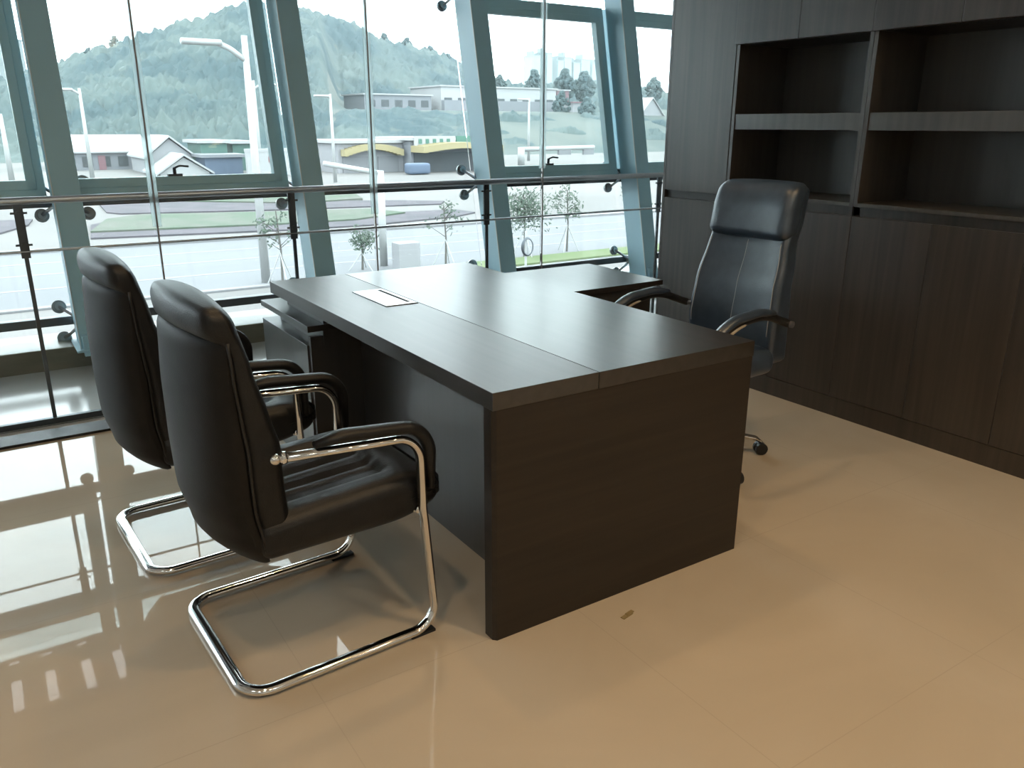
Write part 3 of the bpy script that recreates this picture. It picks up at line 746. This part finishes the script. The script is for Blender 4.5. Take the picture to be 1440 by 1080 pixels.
sapling((510, 380), (503, 322), 'small leafy young tree behind the far left desk corner', 3, False, .3, 260)
sapling((627, 374), (622, 284), 'slim bare young tree seen in the middle bay before the third column', 5, False, .22, 110)
sapling((797, 354), (800, 262), 'young tree with leafy side shoots in the bay left of the rightmost column', 8, False, .3, 260)
sapling((737, 362), (735, 266), 'round bushy young tree just right of the third column', 9, True, .75, 1000)
sapling((398, 402), (395, 288), 'slim young tree left of the second column', 11, False, .2, 120)
sapling((893, 346), (893, 262), 'pale young tree nearest the rightmost column', 14, False, .3, 160)
# coil of hose
p = gp(741, 392); zc = at(741, 347, p.y).z-G0
bm = bmesh.new()
for k in range(3): tube(bm, [Vector((math.cos(a)*(.19+.02*k), .02*k, math.sin(a)*(.27+.015*k))) for a in [2*PI*i/24 for i in range(24)]], .018, n=6, closed=True)
t = thing('hose_coil', 'dark coil of hose hanging from a post outside, right of the third column', 'hose', (p.x, p.y, G0))
bmesh.ops.translate(bm, verts=bm.verts[:], vec=(0, -.05, zc)); obj('coil', bm, M['darksteel'], t, smooth=True)
obj('post', T([(0, .08, 0), (0, .08, zc+.5)], .04, n=8), M['pole'], t)
tag(obj('utility_box', B(-.42, .42, -.3, .3, 0, .95), M['bwall'], None, loc=(*gp(572, 378).xy, G0), bevel=.02), 'pale grey utility box on the verge behind the desk top', 'utility box')

# buildings -----------------------------------------------------------
def part(name, t, pts_or_box, m): 
    return obj(name, B(*pts_or_box), m, t)
def gable(x0, x1, y0, y1, z0, ze, zr, along='x'):
    bm = bmesh.new()
    if along == 'x':
        ym = (y0+y1)/2; P = [(x0, y0, z0), (x0, y1, z0), (x0, y1, ze), (x0, ym, zr), (x0, y0, ze)]; Q = [(x1, *p[1:]) for p in P]
    else:
        xm = (x0+x1)/2; P = [(x0, y0, z0), (x1, y0, z0), (x1, y0, ze), (xm, y0, zr), (x0, y0, ze)]; Q = [(p[0], y1, p[2]) for p in P]
    a = [bm.verts.new(p) for p in P]; b = [bm.verts.new(p) for p in Q]; bm.faces.new(a); bm.faces.new(b[::-1])
    for i in range(5): bm.faces.new((a[i], a[(i+1) % 5], b[(i+1) % 5], b[i]))
    return bm
def bld(name, label, pxl, pxr, pyt, pyb, Y, dep, wallm, roofm, kind='flat', cat='building', wins=0, base=None, over=.4, rise=1.5, winh=.45):
    a = at(pxl, pyt, Y); b = at(pxr, pyt, Y); z0 = base if base is not None else at((pxl+pxr)/2, pyb, Y).z
    if Y < 118: z0 = G0
    zt = at((pxl+pxr)/2, pyt, Y).z; Wd = b.x-a.x; H = zt-z0
    t = thing(name, label, cat, (a.x, Y, z0))
    if kind == 'flat':
        obj('wall', B(0, Wd, 0, dep, -2 if Y > 118 else 0, H-.3), wallm, t); obj('roof', B(-over, Wd+over, -over, dep+over, H-.3, H), roofm, t)
    elif kind == 'gable':
        obj('wall', B(0, Wd, 0, dep, 0, H-rise), wallm, t); obj('roof', gable(-over, Wd+over, -over, dep+over, H-rise, H-rise+.15, H), roofm, t)
    elif kind == 'gable_y':
        obj('wall', gable(0, Wd, 0, dep, 0, H-rise, H-.15, 'y'), wallm, t)
        bm = bmesh.new()
        for s in (0, 1):
            q = [(-over if s == 0 else Wd+over, -over, H-rise-.2), (Wd/2, -over, H), (Wd/2, dep, H), (-over if s == 0 else Wd+over, dep, H-rise-.2)]
            lo = [bm.verts.new(v) for v in q]; hi = [bm.verts.new((v[0], v[1], v[2]+.2)) for v in q]
            bm.faces.new(lo); bm.faces.new(hi[::-1])
            for i in range(4): bm.faces.new((lo[i], lo[(i+1) % 4], hi[(i+1) % 4], hi[i]))
        obj('roof', bm, roofm, t)
    for k in range(wins):
        xw = Wd*(k+.5)/wins; ww = Wd/wins*.28
        obj('window', B(xw-ww, xw+ww, -.06, 0.02, (H-.3)*.25 if kind != 'gable' else (H-rise)*.2, (H-.3)*(.25+winh) if kind != 'gable' else (H-rise)*.8), M['bdark'], t)
    return t, Wd, H
t, W_, H_ = bld('shed', 'long low white-roofed shed left of the first glass joint', 78, 205, 190, 232, 104, 12, M['bwall2'], M['broof'], 'gable', wins=5, rise=1.9)
obj('door', B(W_*.42, W_*.50, -.1, .01, 0, (H_-1.9)*.85), M['bpink'], t)
bld('gabled_shed', 'grey gabled shed with blue roof edge right of the long white-roofed shed', 204, 268, 193, 234, 92, 10, M['bwall'], M['broof'], 'gable_y', rise=1.9)
bld('green_container', 'green site container with white roof, left of the tallest lamp', 281, 318, 197, 218, 92, 6, M['bgreen'], M['broof'])
bld('green_shed', 'green sheeted hut behind the tallest lamp', 326, 352, 198, 219, 95, 6, M['bgreen'], M['broof'])
bld('blue_container', 'low pale blue container below the green site huts', 287, 340, 217, 232, 88, 4, M['bblue'], M['bwall2'])
t, W_, H_ = bld('white_hoarding', 'white site hoarding with small red marks beside the second column', 346, 412, 209, 232, 84, .6, M['broof'], M['broof'], over=.05)
for k in range(3): obj('red_mark', B(W_*(.2+.25*k), W_*(.25+.25*k), -.05, .0, H_*.5, H_*.7), M['red'], t)
bld('white_tent', 'white peaked tent by the window handle, before the sheds', 222, 292, 219, 238, 86, 7, M['broof'], M['broof'], 'gable_y', rise=1.6)
# shop row with yellow canopies
t, W_, H_ = bld('shuttered_shop', 'low shop with arched yellow band over two grey shutters, right of the second column', 474, 568, 197, 240, 84, 9, M['bwall'], M['broof'])
bm = bmesh.new(); n = 16; arr = [(W_*.04+W_*.88*k/n, H_*.52+H_*.20*math.sin(PI*k/n)) for k in range(n+1)]
for (xa, za), (xb, zb) in zip(arr, arr[1:]): box(bm, xa, xb, -1.2, -.02, min(za, zb), max(za, zb)+.55)
obj('yellow_canopy', bm, M['yellow'], t)
for a, b in ((.06, .46), (.58, .9)): obj('shutter', B(W_*a, W_*b, -.15, -.02, 0, H_*.50), M['shut'], t)
t, W_, H_ = bld('canopy_shop', 'low shop with yellow canopy over a dark open front, left of the third column', 577, 690, 193, 240, 82, 9, M['bwall2'], M['broof'])
bm = bmesh.new(); arr = [(W_*.0+W_*.98*k/n, H_*.58+H_*.12*math.sin(PI*k/n)) for k in range(n+1)]
for (xa, za), (xb, zb) in zip(arr, arr[1:]): box(bm, xa, xb, -3, -.02, min(za, zb), max(za, zb)+.6)
obj('yellow_canopy', bm, M['yellow'], t)
obj('shop_opening', B(W_*.03, W_*.97, -.2, -.02, 0, H_*.56), M['bdark'], t)
obj('sign_board', B(W_*.02, W_*.52, -.5, -.31, H_*.76, H_*1.04), M['broof'], t)
obj('sign_board', B(W_*.53, W_*.85, -.5, -.31, H_*.76, H_*1.04), M['sign'], t)
bm = bmesh.new()
for k in range(5): box(bm, W_*(.07+.085*k), W_*(.11+.085*k), -.55, -.51, H_*.82, H_*.96)
obj('sign_lettering', bm, M['sign'], t)
p = at(587, 236, 78); tag(obj('parked_van', rbox(2.4, 1.5, 1.1, .25, 6), M['bblue'], None, loc=(p.x, 78, G0+.6), smooth=True), 'small blue van parked under the yellow canopy', 'van')
# houses on the terrace
t, W_, H_ = bld('long_house', 'long single-storey house with thin white roof on the hillside, left of the white hall', 512, 606, 132, 156, 178, 12, M['bwall2'], M['broof'], wins=5, base=None)
t, W_, H_ = bld('white_hall', 'broad white hall on the hillside seen on both sides of the third column', 620, 782, 122, 157, 178, 16, M['broof'], M['broof'], wins=9, winh=.3)
obj('lower_arcade', B(0, W_, -1.5, -.05, 0, H_*.42), M['bwall2'], t)
bld('pink_house', 'low pinkish house at the right end of the white hall', 784, 800, 126, 150, 182, 12, M['bpink'], M['broof'])
bld('white_hut', 'tiny white hut with pink wall among trees, left of the rightmost column', 806, 816, 143, 156, 170, 5, M['bwall'], M['bpink'])
bld('pyramid_roof_house', 'large white pointed-roof structure between the rightmost column and the tall cabinet', 888, 946, 138, 186, 150, 14, M['bwall'], M['broof'], 'gable_y', rise=7, base=terr(at(915, 160, 150).x, 150)-1)
for q, (a, b, tt) in enumerate(((749, 761, 78), (763, 777, 74), (785, 793, 85), (794, 804, 80), (807, 816, 88), (818, 830, 83), (833, 850, 90))):
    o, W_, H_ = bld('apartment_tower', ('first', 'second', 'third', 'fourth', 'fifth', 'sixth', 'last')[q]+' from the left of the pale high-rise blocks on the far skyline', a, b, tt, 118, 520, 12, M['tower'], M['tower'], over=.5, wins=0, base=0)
    o['group'] = 'high-rise blocks on the skyline'
    obj('stair_tower', B(W_*.35, W_*.65, 5, 12, H_+.01, H_+3.5), M['tower'], o)
bld('apartment_tower', 'hazy high-rise block at the upper left corner, beside the leftmost column', -8, 30, 55, 118, 420, 30, M['tower'], M['tower'], over=.5, base=0)
# individual trees on the ridge and by the houses
def hill_tree(px, py, Y, h, label, seed):
    random.seed(seed); p = at(px, py, Y); z0 = terr(p.x, Y)-.5; H = max(4, p.z-z0)
    t = thing('hill_tree', label, 'tree', (p.x, Y, z0), 0, 'single trees standing out on the hill')
    obj('trunk', T([(0, 0, 0), (.2, 0, H*.8)], .18, n=6, rfun=lambda u: 1-.6*u), M['bark'], t)
    bm = bmesh.new()
    for k in range(int(34*h)):
        u = random.random(); r = h*(.10+.26*math.sin(PI*min(1, u*1.1))); a = random.uniform(0, 2*PI); q = r*random.uniform(.2, 1)
        blob(bm, (q*math.cos(a), q*math.sin(a), H-h*.95+h*.9*u), random.uniform(.04, .085)*h, 1, .35)
    obj('crown', bm, M['forest'], t)
ht = [(123, 66, 262, 5, 'sparse tree on the ridge left of the first glass joint'), (160, 50, 262, 5, 'spreading tree on the ridge just left of the first glass joint'), (255, 30, 262, 4, 'thin tree on the ridge between the first glass joint and the hill top'), (275, 24, 262, 4, 'taller thin tree on the ridge left of the hill top'),
      (318, 10, 262, 4, 'small tree near the very top of the hill'), (472, 26, 262, 5, 'tree on the right slope of the ridge beside the second column'), (497, 33, 262, 5, 'tree on the ridge left of the second glass joint'), (540, 46, 262, 6, 'tree on the ridge right of the second glass joint'), (572, 52, 262, 6, 'dark round tree halfway down the right ridge'), (605, 64, 262, 6, 'dark tree low on the right ridge before the third column'), (630, 78, 262, 6, 'lowest dark tree on the right ridge, touching the third column'),
      (703, 104, 200, 6, 'tree above the white hall just right of the third column'), (752, 98, 200, 8, 'rounded tree above the white hall roof, below the far towers'), (795, 96, 200, 9, 'large dark tree right of the white hall'), (822, 100, 200, 9, 'large dark tree beside the rightmost column'), (920, 108, 200, 8, 'dark tree above the pointed white roof'),
      (790, 128, 160, 6, 'bush by the pinkish house'), (826, 146, 155, 7, 'dense bush below the tiny white hut')]
for i, (a, b, Y, h, lab) in enumerate(ht): hill_tree(a, b, Y, h, lab, 50+i)

M['lamp3'] = mat('canopy_tube', (1, 1, 1), .5, emit=(.95, .95, 1), estr=2.2)
# outdoor canopy outside the left bays
t = thing('entrance_canopy', 'pale flat canopy outside above the left windows, seen only as a floor reflection', 'canopy', (-6, 6.35, 3.40))
obj('canopy_slab', B(0, 8.2, 0, 1.84, .10, .30), M['bwall2'], t); obj('edge_beam', B(0, 8.2, 2.36, 2.6, .0, .34), M['darksteel'], t)
obj('frosted_strip', B(0, 8.2, 1.85, 2.35, .10, .13), M['glassedge'], t)
for px_, py_ in ((25, 960), (72, 950), (120, 930), (162, 915)):
    xx = at(px_, py_, 7.95).x+6; obj('canopy_lamp', B(xx-.04, xx+.04, .95, 1.72, .075, .0985), M['lamp3'], t)
# ------------------------------------------------------------------ light
hz = bpy.data.materials.new('valley_haze'); hz.use_nodes = True; hz.node_tree.nodes.remove(hz.node_tree.nodes['Principled BSDF'])
vs_ = hz.node_tree.nodes.new('ShaderNodeVolumeScatter'); vs_.inputs['Density'].default_value = .00036; vs_.inputs['Color'].default_value = (.84, .97, 1, 1); vs_.inputs['Anisotropy'].default_value = .0
hz.node_tree.links.new(vs_.outputs[0], hz.node_tree.nodes['Material Output'].inputs['Volume'])
tag(obj('valley_haze', B(-420, 900, 45, 700, -40, 260), hz, None), 'thin white haze hanging over the valley and hill', 'haze', None, 'stuff')
w = bpy.data.worlds.new('overcast'); S.world = w; w.use_nodes = True
N = w.node_tree.nodes; L = w.node_tree.links; bg = N['Background']
tc = N.new('ShaderNodeTexCoord'); sp = N.new('ShaderNodeSeparateXYZ'); L.new(tc.outputs['Generated'], sp.inputs[0])
cr = N.new('ShaderNodeValToRGB'); e = cr.color_ramp.elements
e[0].position = 0; e[0].color = (.76, .91, .98, 1); e[1].position = .5; e[1].color = (.84, .95, 1, 1)
L.new(sp.outputs['Z'], cr.inputs['Fac']); L.new(cr.outputs['Color'], bg.inputs['Color']); bg.inputs['Strength'].default_value = 7.0

S.view_settings.view_transform = 'Standard'; S.view_settings.look = 'None'; S.view_settings.exposure = 0; S.view_settings.gamma = 1
S.view_settings.use_curve_mapping = False
S.cycles.max_bounces = 8; S.cycles.transparent_max_bounces = 24; S.cycles.diffuse_bounces = 6; S.cycles.glossy_bounces = 5
S.cycles.caustics_reflective = False; S.cycles.caustics_refractive = False; S.cycles.sample_clamp_indirect = 6
